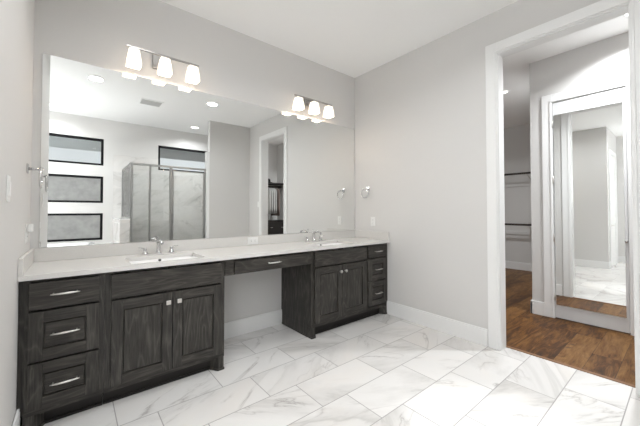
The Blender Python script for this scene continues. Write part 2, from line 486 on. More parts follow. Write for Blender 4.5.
# closet shell
w = MB(); w.cells([CX, CX+T, FX], [SY, 0.385, 1.0, 1.22-T, 1.22], [0, 2.50, C], lambda i, j, k: (i == 0 and not (j == 1 and k == 0)) or j == 3)
struct(w.build('wall_closet', M['wall']), 'closet wall holding the mirrored door')
w = MB(); w.box(FX, FX+T, 1.0, 4.1, 0, C); struct(w.build('wall_closet', M['wall']), 'far closet wall behind the hanging rods')
w = MB(); w.box(R+T, FX+T, 4.08, 4.2, 0, C); struct(w.build('wall_closet', M['wall']), 'back side wall of the deep closet bay')
w = MB(); w.box(R+T, CX, -1.45-T, -1.45, 0, C); struct(w.build('wall_closet', M['wall']), 'closet end wall behind the hanging clothes')
w = MB(); w.box(CX+T+.5, CX+T+.52, 0.3, 1.1, 0, C); struct(w.build('wall_closet', M['wall']), 'wall behind the mirrored door')

# baseboards
BH, BT = 0.155, 0.016
def bb(name, x0, x1, y0, y1, label):
    m_ = MB(); m_.box(x0, x1, y0, y1, 0, BH-.018)
    dx = (x1-x0) < (y1-y0)
    # small stepped top
    if dx: m_.box(x0+.002, x1-.002, y0, y1, BH-.018, BH, bev=.003)
    else: m_.box(x0, x1, y0+.002, y1-.002, BH-.018, BH, bev=.003)
    return struct(m_.build(name, M['trim']), label)
bb('baseboard_back', 0.925, 1.79, D-BT, D-.0005, 'white baseboard in the knee space')
bb('baseboard_right', R-BT, R-.0005, OY1+.092, 2.33, 'white baseboard along the right wall')
bb('baseboard_right', R-BT, R-.0005, -0.33, OY0-.092, 'white baseboard right of the closet opening')
bb('baseboard_left', LW+.0005, LW+BT, EY+.002, 2.345, 'white baseboard on the short left wall')
bb('baseboard_shower', PX, R-BT, -.3295, -.3295+BT, 'white baseboard on the shower partition')
bb('baseboard_far_left', WX+.0005, WX+BT, -.6, EY-.002, 'white baseboard at the far left')
bb('baseboard_end', -.36, LW, EY-BT, EY-.0005, 'white baseboard beside the end door')
bb('baseboard_closet', CX-BT, CX-.0005, 1.092, 1.235, 'white baseboard left of the mirrored door')
bb('baseboard_closet', CX-BT, FX, 1.2205, 1.2205+BT, 'white baseboard along the closet bay')
bb('baseboard_closet', FX-BT, FX-.0005, 1.24, 4.08, 'white baseboard on the far closet wall')
bb('baseboard_closet', R+T+.0005, R+T+BT, OY1+.10, 4.08, 'white baseboard inside the closet by the opening')
bb('baseboard_closet', CX-BT, CX-.0005, -.9, .28, 'white baseboard right of the mirrored door')

# casings
def casing_x(name, xf, side, y0, y1, zt, wd, label, head=None):
    """flat casing with a beaded inner edge on a wall face x=xf, side=-1 means it sticks out to -x"""
    m_ = MB(); th = 0.018
    xa, xb = sorted((xf + side*.0005, xf + side*th)); xc, xd = sorted((xf + side*.0005, xf + side*(th+.008)))
    hd = head or wd
    m_.box(xa, xb, y1, y1+wd, 0, zt+hd, bev=.002); m_.box(xa, xb, y0-wd, y0, 0, zt+hd, bev=.002); m_.box(xa, xb, y0, y1, zt, zt+hd, bev=.002)
    m_.box(xc, xd, y1+.008, y1+.024, 0, zt+.02, bev=.003); m_.box(xc, xd, y0-.024, y0-.008, 0, zt+.02, bev=.003); m_.box(xc, xd, y0-.024, y1+.024, zt+.008, zt+.024, bev=.003)
    return struct(m_.build(name, M['trim']), label)
casing_x('trim_1', R, -1, OY0+.012, OY1-.012, OZ-.012, .095, 'white casing around the tall closet opening')
casing_x('trim_2', R+T, 1, OY0+.012, OY1-.012, OZ-.012, .095, 'white casing on the closet side of the opening')
j = MB(); jt = .018
j.cells([R+.0005, R+T-.0005], [OY0+.0005, OY0+jt, OY1-jt, OY1-.0005], [0, OZ-jt, OZ-.0005], lambda i, jj, k: not (jj == 1 and k == 0))
struct(j.build('trim_3', M['trim']), 'white jamb lining the closet opening')
casing_x('trim_4', CX, -1, 0.387, 0.996, 2.50, .100, 'white casing around the mirrored closet door')
th_ = MB(); th_.box(R+T-.012, R+T+.022, OY0+jt, OY1-jt, 0, .006, bev=.002)
struct(th_.build('trim_5', plain('threshold_brown', (0.20, 0.10, 0.045), .5, noise=.2)), 'thin wood threshold strip at the closet opening')

# mirrored closet door
dr = MB(); dr.box(CX-.012, CX+.022, 0.391, 0.992, 0.014, 2.493, bev=.002)
door1 = struct(dr.build('door_1', M['door']), 'white closet door faced with a tall mirror')
g_ = MB(); g_.box(CX-.018, CX-.012, 0.412, 0.982, 0.162, 2.350, bev=.0012); g_.build('door_mirror', M['mirror'], door1)
g_ = MB(); g_.lathe((CX-.012, 0.400, 0.93), [(.012, 0), (.012, .004), (.005, .008), (.005, .024), (.011, .03), (.0135, .040), (.010, .048), (.002, .051)], '-x', 20)
g_.build('door_knob', M['fixture'], door1)
for hz in (2.25, 1.60, 0.93, 0.25):
    g_ = MB(); g_.tube([(CX-.018, 0.994, hz-.045), (CX-.018, 0.994, hz+.045)], .0065, 10); g_.box(CX-.0145, CX-.011, .990, 1.012, hz-.044, hz+.044)
    g_.build('hinge', M['nickel'], door1)

# door in the end wall, seen in the closet mirror
def panel_door_y(name, x0, x1, yf, zt, label):
    d_ = MB(); w_ = .115
    zr = [0.012, .26, .96, 1.10, zt-.13, zt]
    xr = [x0, x0+w_, x1-w_, x1]
    d_.cells(xr, [yf-.012, yf-.0005], zr, lambda i, jj, k: not (i == 1 and k in (1, 3)))
    d_.cells(xr, [yf-.004, yf-.0004], zr, lambda i, jj, k: i == 1 and k in (1, 3))
    return struct(d_.build(name, M['trim']), label)
door2 = panel_door_y('door_2', -1.28, -.47, EY-.001, 2.49, 'white panel door in the end wall')
g_ = MB(); g_.lathe((-.53, EY-.013, .92), [(.026, 0), (.026, .006), (.009, .01), (.009, .045)], '-y', 20); g_.tube([(-.53, EY-.05, .92), (-.58, EY-.055, .92), (-.64, EY-.052, .917)], [.008, .008, .006], 10)
g_.build('lever_handle', M['nickel'], door2)
m_ = MB()
for a, b, z0, z1 in [(-.468, -.370, 0, 2.60), (-1.380, -1.282, 0, 2.60), (-1.282, -.468, 2.50, 2.60)]:
    m_.box(a, b, EY-.022, EY-.0005, z0, z1, bev=.003)
struct(m_.build('trim_6', M['trim']), 'white casing around the end wall door')
ds = MB(); ds.tube([(-.30, EY-BT, .06), (-.30, EY-.09, .06)], .007, 10); ds.lathe((-.30, EY-.09, .06), [(.012, 0), (.012, .012), (.006, .016)], '-y', 14)
tag(ds.build('door_stop', M['nickel']), 'small metal door stop on the end wall baseboard', 'door stop')

# ------------------------------------------------------------------ shower corner
st = MB()
xs2 = [0.60, 1.405, 2.62, R-.001]; zs2 = [0, 2.130, 2.37]
st.cells(xs2, [SY+.0005, SY+.012], zs2, lambda i, jj, k: not (i == 1 and k == 1))
struct(st.build('wall_tile', M['walltile']), 'marble tile lining the window side of the shower')
st = MB(); st.box(R-.012, R-.0005, SY+.012, -.33-T-.013, 0, 2.37); struct(st.build('wall_tile', M['walltile_side']), 'marble tile on the right side of the shower')
st = MB(); st.box(PX, R-.012, -.33-T-.012, -.33-T-.0005, 0, 2.37); struct(st.build('wall_tile', M['walltile']), 'marble tile on the back of the partition')
SHY = -.36
kn = MB(); kn.box(0.605, 0.745, SY+.012, SHY-.04, 0, 1.085); struct(kn.build('wall_knee', [M['walltile_side']]), 'marble tiled knee wall at the shower corner')
kf = MB(); kf.box(0.605, 0.745, SHY-.04, SHY-.028, 0, 1.085); struct(kf.build('wall_knee', [M['walltile']]), 'marble tiled end of the knee wall')
kc = MB(); kc.box(0.597, 0.753, SY+.012, SHY-.018, 1.0855, 1.105, bev=.003); struct(kc.build('trim_7', M['porcelain']), 'white cap on the knee wall')
cu = MB(); cu.box(0.753, PX-.001, SHY-.12, SHY+.02, 0, .11, bev=.004); struct(cu.build('trim_8', M['porcelain']), 'white shower curb')
ej = MB(); ej.box(PX-.055, PX-.0005, -.33-T, -.33, .1105, 2.42, bev=.003); struct(ej.build('trim_9', M['trim']), 'white end of the partition at the shower')
sh = thing('shower_enclosure', (1.40, SHY-.06, .1105), 'framed clear glass shower enclosure beside the marble knee wall', 'shower')
ya, yb = SHY-.055, SHY-.025
X0, X1 = .756, PX-.058
def frame(name, a, b, z0, z1, t__=.022, y0=ya, y1=yb):
    m_ = MB(); m_.cells([a, a+t__, b-t__, b], [y0, y1], [z0, z0+t__, z1-t__, z1], lambda i, jj, k: not (i == 1 and k == 1))
    return m_.build(name, M['alu'], sh)
m_ = MB(); m_.box(X0, X1, ya-.006, yb+.006, 2.045, 2.08, bev=.003); m_.build('header', M['alu'], sh)
m_ = MB(); m_.box(X0, X1, ya-.004, yb+.004, .1105, .135, bev=.003); m_.build('sill', M['alu'], sh)
for a, b in ((X0, X0+.032), (1.035, 1.065), (1.372, 1.418), (X1-.02, X1)):
    m_ = MB(); m_.box(a, b, ya-.002, yb+.002, .135, 2.045, bev=.002); m_.build('post', M['alu'], sh)
for a, b, nm in ((X0+.032, 1.035, 'glass_panel'), (1.065, 1.372, 'glass_panel')):
    m_ = MB(); m_.box(a, b, (ya+yb)/2-.003, (ya+yb)/2+.003, .135, 2.045); m_.build(nm, M['glass'], sh)
fd = frame('door_frame', 1.424, X1-.022, .145, 2.00, .020, ya+.004, yb-.004)
m_ = MB(); m_.box(1.444, X1-.042, (ya+yb)/2-.003, (ya+yb)/2+.003, .165, 1.98); m_.build('door_glass', M['glass'], fd)
m_ = MB(); m_.tube([(1.435, yb+.002, 1.02), (1.435, yb+.04, 1.03), (1.435, yb+.04, 1.17), (1.435, yb+.002, 1.18)], .007, 10); m_.build('door_pull', M['alu'], fd)
# return panel on the knee wall
m_ = MB(); m_.cells([.745, .765], [SY+.014, SY+.034, ya-.026, ya-.004], [1.107, 1.125, 2.045, 2.08], lambda i, jj, k: not (jj == 1 and k == 1)); m_.build('return_frame', M['alu'], sh)
m_ = MB(); m_.box(.752, .758, SY+.034, ya-.026, 1.125, 2.045); m_.build('glass_panel', M['glass'], sh)
# shower head
shd = thing('overhead_shower', (R-.012, -1.0, 2.05), 'chrome shower arm and rose on the tiled right wall', 'shower')
m_ = MB(); m_.tube([(R-.012, -1.0, 2.05), (R-.10, -1.0, 2.07), (R-.17, -1.0, 2.04)], .009, 12); m_.build('arm', M['chrome'], shd)
m_ = MB(); m_.lathe((R-.18, -1.0, 2.03), [(.012, 0), (.02, .02), (.055, .05), (.055, .06), (.002, .06)], '-z', 24); m_.build('head', M['chrome'], shd)

# tub under the stacked windows
tub = thing('bathtub', (-.5, -1.15, 0), 'white drop-in bathtub under the three stacked windows', 'bathtub')
def rrect(cx, cy, hx, hy, r, z, n=6):
    pts = []
    for (sx, sy, a0) in ((1, 1, 0), (-1, 1, PI/2), (-1, -1, PI), (1, -1, 1.5*PI)):
        for i in range(n+1):
            t = a0 + (PI/2)*i/n
            pts.append(Vector((cx + sx*(hx-r) + r*math.cos(t), cy + sy*(hy-r) + r*math.sin(t), z)))
    return pts
m_ = MB(); tx, ty = -.50, -1.155
m_.loft([rrect(tx, ty, .80, .33, .10, .60), rrect(tx, ty, .80, .33, .10, .645), rrect(tx, ty, .78, .31, .09, .655), rrect(tx, ty, .72, .26, .12, .650), rrect(tx, ty, .66, .22, .14, .40), rrect(tx, ty, .58, .17, .12, .22), rrect(tx, ty, .1, .04, .03, .21)])
m_.build('basin', M['porcelain'], tub)
m_ = MB(); m_.cells([WX+.01, -1.32, .32, .60], [SY+.0005, -1.50, -.81, -.72], [0, .60], lambda i, jj, k: not (i == 1 and jj == 1)); m_.build('deck', M['porcelain'], tub)

# outside the windows
o = MB(); o.box(-9, 12, -5.2, -5.05, -.2, 2.36)
struct(o.build('wall_fence', M['outside']), 'weathered grey fence beyond the windows')
o = MB(); o.box(-9, 12, -12, SY-T-.01, -.3, -.2); struct(o.build('ground', M['ground']), 'pale gravel outside')
o = MB(); o.box(-6, 9, -2.42, SY-T-.001, 2.78, 2.82); o.box(-6, 9, -2.44, -2.40, 2.535, 2.84); struct(o.build('roof_eave', M['soffit']), 'blue grey soffit and fascia outside the windows')

# ------------------------------------------------------------------ vanity cabinets
YF = 2.303        # face of doors and drawers
YC = 2.322        # face frame
YB = D - .002
ZT = .855         # underside of the top
WM = [M['wood_v'], M['wood_h']]

def slab_front(name, x0, x1, z0, z1, parent):
    m_ = MB(); m_.box(x0, x1, YF, YC-.0005, z0, z1, bev=.0025, mi=0)
    return m_.build(name, [M['wood_h']], parent)

def shaker_front(name, x0, x1, z0, z1, parent, fw=.062, rec=.008, horiz=False):
    m_ = MB(); yb_ = YC-.0005
    m_.box(x0, x0+fw, YF, yb_, z0, z1, bev=.0018, mi=0); m_.box(x1-fw, x1, YF, yb_, z0, z1, bev=.0018, mi=0)
    m_.box(x0+fw, x1-fw, YF, yb_, z0, z0+fw, bev=.0012, mi=1); m_.box(x0+fw, x1-fw, YF, yb_, z1-fw, z1, bev=.0012, mi=1)
    a, b, c_, d_ = x0+fw, x1-fw, z0+fw, z1-fw; s_ = .007
    # sloped inner bead then flat panel
    o_ = [m_.bm.verts.new(p) for p in ((a, YF+.001, c_), (b, YF+.001, c_), (b, YF+.001, d_), (a, YF+.001, d_))]
    prev = o_
    for ins, dep in ((.0015, .0135), (.0050, .0135), (.0095, rec-.001)):
        i_ = [m_.bm.verts.new(p) for p in ((a+ins, YF+dep, c_+ins), (b-ins, YF+dep, c_+ins), (b-ins, YF+dep, d_-ins), (a+ins, YF+dep, d_-ins))]
        for k in range(4):
            f_ = m_.bm.faces.new((prev[k], prev[(k+1) % 4], i_[(k+1) % 4], i_[k])); f_.material_index = 1 if k in (0, 2) else 0
        prev = i_
    f_ = m_.bm.faces.new(i_); f_.material_index = 1 if horiz else 0
    return m_.build(name, WM, parent)

def pull(xc, zc, parent, L=.132):
    m_ = MB(); n = 12; pts = []; rr = []
    for i in range(n+1):
        t = i/n; x = xc - L/2 + L*t
        out = .024 + .004*math.sin(PI*t)
        pts.append((x, YF-out, zc)); rr.append(.0035 + .0048*math.sin(PI*t))
    m_.tube(pts, rr, 10, squash=(1.0, .75))
    for sx in (-1, 1): m_.tube([(xc+sx*L*.40, YF-.0005, zc), (xc+sx*L*.40, YF-.026, zc)], .0045, 8)
    return m_.build('handle', M['nickel'], parent)

def square_knob(xc, zc, parent):
    m_ = MB(); m_.tube([(xc, YF-.0005, zc), (xc, YF-.018, zc)], .006, 10)
    m_.box(xc-.0145, xc+.0145, YF-.028, YF-.018, zc-.0145, zc+.0145, bev=.003)
    return m_.build('knob', M['nickel'], parent)

def round_knob(xc, zc, parent):
    m_ = MB(); m_.lathe((xc, YF-.0005, zc), [(.008, 0), (.006, .006), (.006, .014), (.0145, .018), (.0155, .024), (.011, .029), (.002, .031)], '-y', 20)
    return m_.build('knob', M['nickel'], parent)

def carcass(parent, x0, x1, foot_l, foot_r, fillers=(), sinkbase=False):
    """cabinet body, face frame, recessed toe kick, angled furniture feet"""
    m_ = MB()
    if sinkbase: m_.cells([x0+.001, x0+.019, x1-.019, x1-.001], [YC+.020, YB], [.102, .735, ZT-.002], lambda i, jj, k: k == 0 or i != 1)
    else: m_.box(x0+.001, x1-.001, YC+.020, YB, .102, ZT-.002)
    m_.build('body', M['wood_v'], parent)
    ff = MB()
    ff.box(x0+.0005, x1-.0005, YC, YC+.0195, .100, .132, mi=1)
    ff.box(x0+.0005, x1-.0005, YC, YC+.0195, .838, ZT-.001, mi=1)
    sx = sorted(fillers)
    for a, b in sx: ff.box(a, b, YC, YC+.0195, .132, .838, mi=0)
    ff.build('face_frame', WM, parent)
    tk = MB(); tk.box(x0+.001, x1-.001, YC+.070, YC+.085, .001, .101, mi=0)
    tk.box(x0+.001, x1-.001, YC+.058, YC+.0695, .001, .018, bev=.003)
    tk.build('toe_kick', M['wood_dark'], parent)
    if foot_l:
        ft = MB(); ft.prism([(x0+.0005, YC), (x0+.045, YC), (x0+.085, YC+.065), (x0+.0005, YC+.065)], .001, .0995)
        ft.prism([(x0-.004, YC-.006), (x0+.048, YC-.006), (x0+.092, YC+.063), (x0-.004, YC+.063)], .0008, .016)
        ft.build('foot', M['wood_v'], parent)
    if foot_r:
        ft = MB(); ft.prism([(x1-.045, YC), (x1-.0005, YC), (x1-.0005, YC+.065), (x1-.085, YC+.065)], .001, .0995)
        ft.prism([(x1-.048, YC-.006), (x1+.004, YC-.006), (x1+.004, YC+.063), (x1-.092, YC+.063)], .0008, .016)
        ft.build('foot', M['wood_v'], parent)

def side_panel(parent, xa, xb):
    m_ = MB(); m_.box(xa, xb, YC+.001, YB, .101, ZT-.002, bev=.001)
    ya_ = YC + .066
    m_.box(xa, xb, ya_, YB, .001, .101)
    m_.box(min(xa, xb) - (.004 if xa > 1.5 else 0), max(xa, xb) + (.004 if xa < 1.5 else 0), ya_, YB, .0008, .016)
    return m_.build('side_panel', M['wood_v'], parent)

# 1 left drawer bank
XA, XB, XC_, XD = LW+.026, .156, .922, 1.790
cab1 = thing('drawer_cabinet', ((XA+XB)/2, (YC+YB)/2, 0), 'dark grey-brown oak three-drawer cabinet at the left end of the vanity', 'cabinet')
carcass(cab1, XA, XB, True, False, [(XA+.0005, XA+.022), (.122, XB-.0005)])
fl = MB(); fl.box(LW+.001, XA-.0005, YC+.012, YC+.03, .101, ZT-.002); fl.build('filler_strip', M['wood_v'], cab1)
d_ = slab_front('drawer', -.188, .128, .684, .834, cab1); pull(-.032, .764, d_)
d_ = shaker_front('drawer', -.188, .128, .398, .672, cab1, horiz=True); pull(-.030, .540, d_)
d_ = shaker_front('drawer', -.188, .128, .134, .386, cab1, horiz=True); pull(-.028, .258, d_)

# 2 left sink base
cab2 = thing('sink_cabinet', ((XB+XC_)/2, (YC+YB)/2, 0), 'dark oak two-door sink cabinet with square knobs, left of the knee space', 'cabinet')
carcass(cab2, XB, XC_, False, True, [(XB+.0005, .196), (.89, XC_-.0005), (.52, .57)], True)
slab_front('false_drawer_front', .190, .896, .682, .834, cab2)
d_ = shaker_front('door', .190, .5435, .134, .668, cab2); square_knob(.514, .604, d_)
d_ = shaker_front('door', .5475, .896, .134, .668, cab2); square_knob(.584, .604, d_)
side_panel(cab2, XC_-.0005, XC_+.004)

# 3 knee drawer
cab3 = thing('knee_drawer', ((XC_+XD)/2, (YC+YB)/2, .724), 'shallow dark oak drawer unit bridging the knee space', 'drawer')
m_ = MB(); m_.box(XC_+.0045, XD-.0045, YC+.0195, YB-.25, .735, ZT-.002); m_.build('body', M['wood_v'], cab3)
m_ = MB(); m_.box(XC_+.0045, 1.000, YC-.003, YC+.0192, .724, ZT-.002, bev=.001); m_.box(1.735, XD-.0045, YC-.003, YC+.0192, .724, ZT-.002, bev=.001); m_.box(1.0, 1.735, YC, YC+.0192, .724, .738); m_.box(1.0, 1.735, YC, YC+.0192, .838, ZT-.002)
m_.build('face_frame', [M['wood_h']], cab3)
d_ = slab_front('drawer', 1.003, 1.732, .730, .834, cab3); pull(1.36, .790, d_)

# 4 right sink base
XE = 2.572
cab4 = thing('sink_cabinet', ((XD+XE)/2, (YC+YB)/2, 0), 'dark oak two-door sink cabinet with round knobs, right of the knee space', 'cabinet')
carcass(cab4, XD, XE, True, False, [(XD+.0005, 1.826), (2.55, XE-.0005), (2.16, 2.21)], True)
slab_front('false_drawer_front', 1.819, 2.557, .690, .836, cab4)
d_ = shaker_front('door', 1.819, 2.183, .140, .676, cab4); round_knob(2.152, .610, d_)
d_ = shaker_front('door', 2.187, 2.557, .140, .676, cab4); round_knob(2.222, .610, d_)
side_panel(cab4, XD-.004, XD+.0005)

# 5 right drawer bank
XF = R - .002
cab5 = thing('drawer_cabinet', ((XE+XF)/2, (YC+YB)/2, 0), 'dark oak three-drawer cabinet in the corner against the right wall', 'cabinet')
carcass(cab5, XE, XF, False, True, [(XE+.0005, 2.592), (2.905, XF-.0005)])
for a, b, kind in ((.700, .838, 's'), (.438, .686, 'p'), (.150, .425, 'p')):
    d_ = slab_front('drawer', 2.588, 2.912, a, b, cab5) if kind == 's' else shaker_front('drawer', 2.588, 2.912, a, b, cab5, horiz=True)
    pull(2.75, (a+b)/2, d_, .125)

# ------------------------------------------------------------------ countertop, splashes, sinks
ZC = .884
S1, S2 = .545, 2.205
HX, SYA, SYB = .245, 2.345, 2.685
top = MB()
top.cells([LW+.001, S1-HX, S1+HX, S2-HX, S2+HX, R-.001], [2.285, SYA, SYB, D-.001], [ZT, ZC], lambda i, jj, k: not (i in (1, 3) and jj == 1))
ctop = tag(top.build('countertop', M['quartz'], loc=(1.36, 2.58, ZT)), 'long speckled off-white stone countertop running over the whole vanity', 'countertop')
m_ = MB(); m_.box(LW+.022, R-.022, D-.021, D-.001, ZC+.0005, .978, bev=.0015); m_.build('backsplash', M['quartz'], ctop)
m_ = MB(); m_.box(LW+.001, LW+.021, 2.288, D-.001, ZC+.0005, .978, bev=.0015); m_.build('side_splash', M['quartz'], ctop)
m_ = MB(); m_.box(R-.021, R-.001, 2.288, D-.001, ZC+.0005, .978, bev=.0015); m_.build('side_splash', M['quartz'], ctop)

def sink(cx, label):
    cy = (SYA+SYB)/2; hy = (SYB-SYA)/2
    t_ = thing('sink', (cx, cy, .70), label, 'sink', 'undermount sinks')
    m_ = MB()
    m_.loft([rrect(cx, cy, HX+.018, hy+.018, .03, ZT-.012), rrect(cx, cy, HX+.018, hy+.018, .03, ZT-.001), rrect(cx, cy, HX-.002, hy-.002, .03, ZT-.001), rrect(cx, cy, HX-.012, hy-.010, .035, ZT-.02),
             rrect(cx, cy, HX-.045, hy-.040, .05, .805), rrect(cx, cy, HX-.085, hy-.075, .05, .772), rrect(cx, cy, HX-.14, hy-.11, .03, .758), rrect(cx, cy, .024, .024, .022, .750),
             ])
    m_.build('basin', M['porcelain'], t_)
    m_ = MB(); m_.lathe((cx, cy, .7505), [(.028, 0), (.028, .004), (.016, .005), (.015, .002), (.002, .002)], 'z', 20); m_.build('drain', M['chrome'], t_)
    m_ = MB(); m_.lathe((cx-.01, SYB-.0065, ZT-.010), [(.0125, 0), (.0125, .003), (.009, .004), (.009, .0042)], '-y', 18); m_.build('overflow_ring', M['chrome'], t_)
    m_ = MB(); m_.lathe((cx-.01, SYB-.0102, ZT-.010), [(.0095, 0), (.0095, .0014)], '-y', 18); m_.build('overflow_hole', M['slot'], t_)
    return t_
sink(S1, 'white rectangular undermount sink in the left half of the countertop')
sink(S2, 'white rectangular undermount sink in the right half of the countertop')

def faucet(cx, label):
    y = D - .078
    t_ = thing('faucet', (cx, y, ZC), label, 'faucet', 'widespread chrome faucets')
    m_ = MB()
    m_.lathe((cx, y, ZC+.0005), [(.026, 0), (.026, .006), (.019, .012), (.015, .022), (.0145, .085), (.016, .093), (.012, .100), (.002, .102)], 'z', 24)
    m_.build('spout_body', M['chrome'], t_)
    m_ = MB()
    m_.tube([(cx, y+.006, ZC+.090), (cx, y-.03, ZC+.108), (cx, y-.07, ZC+.112), (cx, y-.105, ZC+.106), (cx, y-.125, ZC+.092)], [.013, .014, .0135, .0125, .011], 14, squash=(1.25, .75))
    m_.build('spout', M['chrome'], t_)
    m_ = MB(); m_.lathe((cx, y-.124, ZC+.092), [(.010, 0), (.010, .010), (.006, .010)], '-z', 16); m_.build('aerator', M['alu'], t_)
    m_ = MB(); m_.tube([(cx, y+.022, ZC+.0015), (cx, y+.022, ZC+.125)], .003, 8); m_.lathe((cx, y+.022, ZC+.125), [(.003, 0), (.0065, .004), (.0065, .009), (.002, .012)], 'z', 12); m_.build('lift_rod', M['chrome'], t_)
    for sx in (-1, 1):
        hx = cx + sx*.098
        m_ = MB(); m_.lathe((hx, y, ZC+.0005), [(.025, 0), (.025, .006), (.020, .012), (.013, .028), (.0115, .036), (.014, .041), (.013, .048), (.002, .052)], 'z', 22)
        hb = m_.build('handle_base', M['chrome'], t_)
        m_ = MB(); m_.tube([(hx, y, ZC+.046), (hx+sx*.018, y-.006, ZC+.052), (hx+sx*.048, y-.012, ZC+.058)], [.0065, .0055, .0045], 10, squash=(1.2, .8)); m_.build('lever', M['chrome'], hb)
    return t_
faucet(S1+.002, 'chrome widespread faucet behind the left sink')
faucet(S2-.022, 'chrome widespread faucet behind the right sink')

# ------------------------------------------------------------------ mirror
m_ = MB(); m_.box(-.186, 2.924, D-.007, D-.001, .980, 2.348)
mirror = tag(m_.build('wall_mirror', M['gray'], loc=(1.37, D-.004, .98)), 'large frameless rectangular mirror above the vanity countertop', 'mirror')
m_ = MB(); m_.box(-.184, 2.922, D-.0085, D-.0071, .982, 2.346); m_.build('reflective_face', M['mirror'], mirror)

# ------------------------------------------------------------------ vanity lights
def frustum(m_, cx, cy, zt, zb, ht, hb, th=.004):
    def ring(h, z): return [Vector((cx+sx*h, cy+sy*h, z)) for sx, sy in ((1, 1), (-1, 1), (-1, -1), (1, -1))]
    m_.loft([ring(.012, zt), ring(ht, zt), ring((ht+hb)/2+.002, (zt+zb)/2), ring(hb, zb), ring(hb-th, zb), ring(ht-th, zt-th), ring(.012, zt-th)], smooth=False)
def vanity_light(cx, label):
    y = D - .122; zb = 2.524
    t_ = thing('vanity_light', (cx, D-.001, 2.50), label, 'light', 'three-shade vanity lights')
    m_ = MB(); m_.box(cx-.072, cx+.072, D-.022, D-.001, 2.445, 2.580, bev=.006, seg=3); m_.build('wall_plate', M['fixture'], t_)
    m_ = MB(); m_.tube([(cx, D-.022, 2.515), (cx, D-.07, 2.518), (cx, y, zb)], .009, 12); m_.lathe((cx, D-.022, 2.515), [(.022, 0), (.018, .012), (.009, .016)], '-y', 18); m_.build('arm', M['fixture'], t_)
    m_ = MB(); m_.box(cx-.275, cx+.275, y-.007, y+.007, zb-.007, zb+.007, bev=.002); m_.build('crossbar', M['fixture'], t_)
    for k in (-1, 0, 1):
        sx = cx + k*.222
        m_ = MB(); m_.box(sx-.022, sx+.022, y-.022, y+.022, 2.502, 2.517, bev=.003); so = m_.build('socket_cap', M['fixture'], t_)
        m_ = MB(); frustum(m_, sx, y, 2.501, 2.374, .034, .050); m_.build('lamp_shade', M['shade'], t_)
        m_ = MB(); m_.lathe((sx, y, 2.499), [(.012, 0), (.014, .025), (.024, .055), (.022, .078), (.012, .092), (.002, .095)], '-z', 16); m_.build('bulb', M['bulb'], so)
        l = bpy.data.lights.new('bulb_lamp', 'POINT'); l.energy = BULB_W; l.color = (1.0, .80, .62); l.shadow_soft_size = .02
        lo = bpy.data.objects.new('lamp', l); COL.objects.link(lo); lo.parent = t_; lo.location = (sx-cx, y-(D-.001), 2.385-2.50)
    return t_
vanity_light(.571, 'three-shade wall light above the mirror over the left sink')
vanity_light(2.150, 'three-shade wall light above the mirror over the right sink')

# ------------------------------------------------------------------ recessed ceiling lights, vent
def downlight(x, y, label, watts, r=.075, cone=None, cw=0, spread=150):
    t_ = thing('recessed_light', (x, y, C-.012), label, 'ceiling light', 'recessed ceiling lights')
    m_ = MB(); m_.lathe((x, y, C-.0005), [(r+.02, 0), (r+.02, .004), (r+.004, .009), (r, .006), (r, .002)], '-z', 28); m_.build('trim_ring', M['ceil'], t_)
    m_ = MB(); m_.lathe((x, y, C-.0065), [(r, 0), (r, .002), (.002, .003)], '-z', 28); m_.build('lens', M['lens'], t_)
    l = bpy.data.lights.new('recessed_lamp', 'AREA'); l.shape = 'DISK'; l.size = 2*r; l.energy = watts; l.color = CAN_COL; l.spread = math.radians(spread)
    lo = bpy.data.objects.new('lamp', l); COL.objects.link(lo); lo.parent = t_; lo.location = (0, 0, -.003)
    if cw:
        l2 = bpy.data.lights.new('recessed_beam', 'SPOT'); l2.energy = cw; l2.color = CAN_COL; l2.spot_size = cone; l2.spot_blend = 0.8; l2.shadow_soft_size = .05
        lo = bpy.data.objects.new('beam', l2); COL.objects.link(lo); lo.parent = t_; lo.location = (0, 0, -.008)
    return t_
downlight(.212, .618, 'recessed ceiling light reflected at the upper left of the vanity mirror', CAN_W)
downlight(1.792, .638, 'recessed ceiling light nearest the closet opening, above the bright floor spot', CAN_W, cone=math.radians(24), cw=CAN_SPOT)
downlight(-.313, -1.138, 'recessed ceiling light above the bathtub', CAN_W)
downlight(2.007, -1.038, 'recessed ceiling light above the shower', CAN_W*1.8)
downlight(.45, 1.80, 'added unseen recessed fill light over the aisle in front of the left sink', FILL_AISLE_W)  # added to lift the vanity wall, hidden from camera and mirror
downlight(1.70, 1.55, 'added unseen recessed fill light over the aisle in front of the knee space', FILL_AISLE_W)  # second added fill can, also out of view
downlight(5.05, 1.76, 'recessed ceiling light seen through the closet opening', CLOSET_W, r=.05)

def glow_point(parent, pos, watts, rad, col):
    l = bpy.data.lights.new('fill_lamp', 'POINT'); l.energy = watts; l.shadow_soft_size = rad; l.color = col
    lo = bpy.data.objects.new('lamp', l); COL.objects.link(lo); lo.parent = parent; lo.location = Vector(pos) - world_loc(parent)
pd = thing('added_fill_pendant', (-.76, -.50, 2.0), 'added unseen satin nickel fill pendant with three opal globes above the bathtub', 'added pendant lamp')  # added lamp, out of view, to fill the ceiling and walls
m_ = MB(); m_.lathe((-.76, -.50, C-.0005), [(.06, 0), (.06, .015), (.01, .03)], '-z', 24); m_.build('canopy', M['nickel'], pd)
m_ = MB(); m_.tube([(-.76, -.50, C-.03), (-.76, -.50, 2.01)], .006, 8)
for k in range(3):
    a = k*2*PI/3 + .4; m_.tube([(-.76, -.50, 2.01), (-.76+.2*math.cos(a), -.50+.2*math.sin(a), 1.99)], .006, 8)
m_.build('stem', M['nickel'], pd)
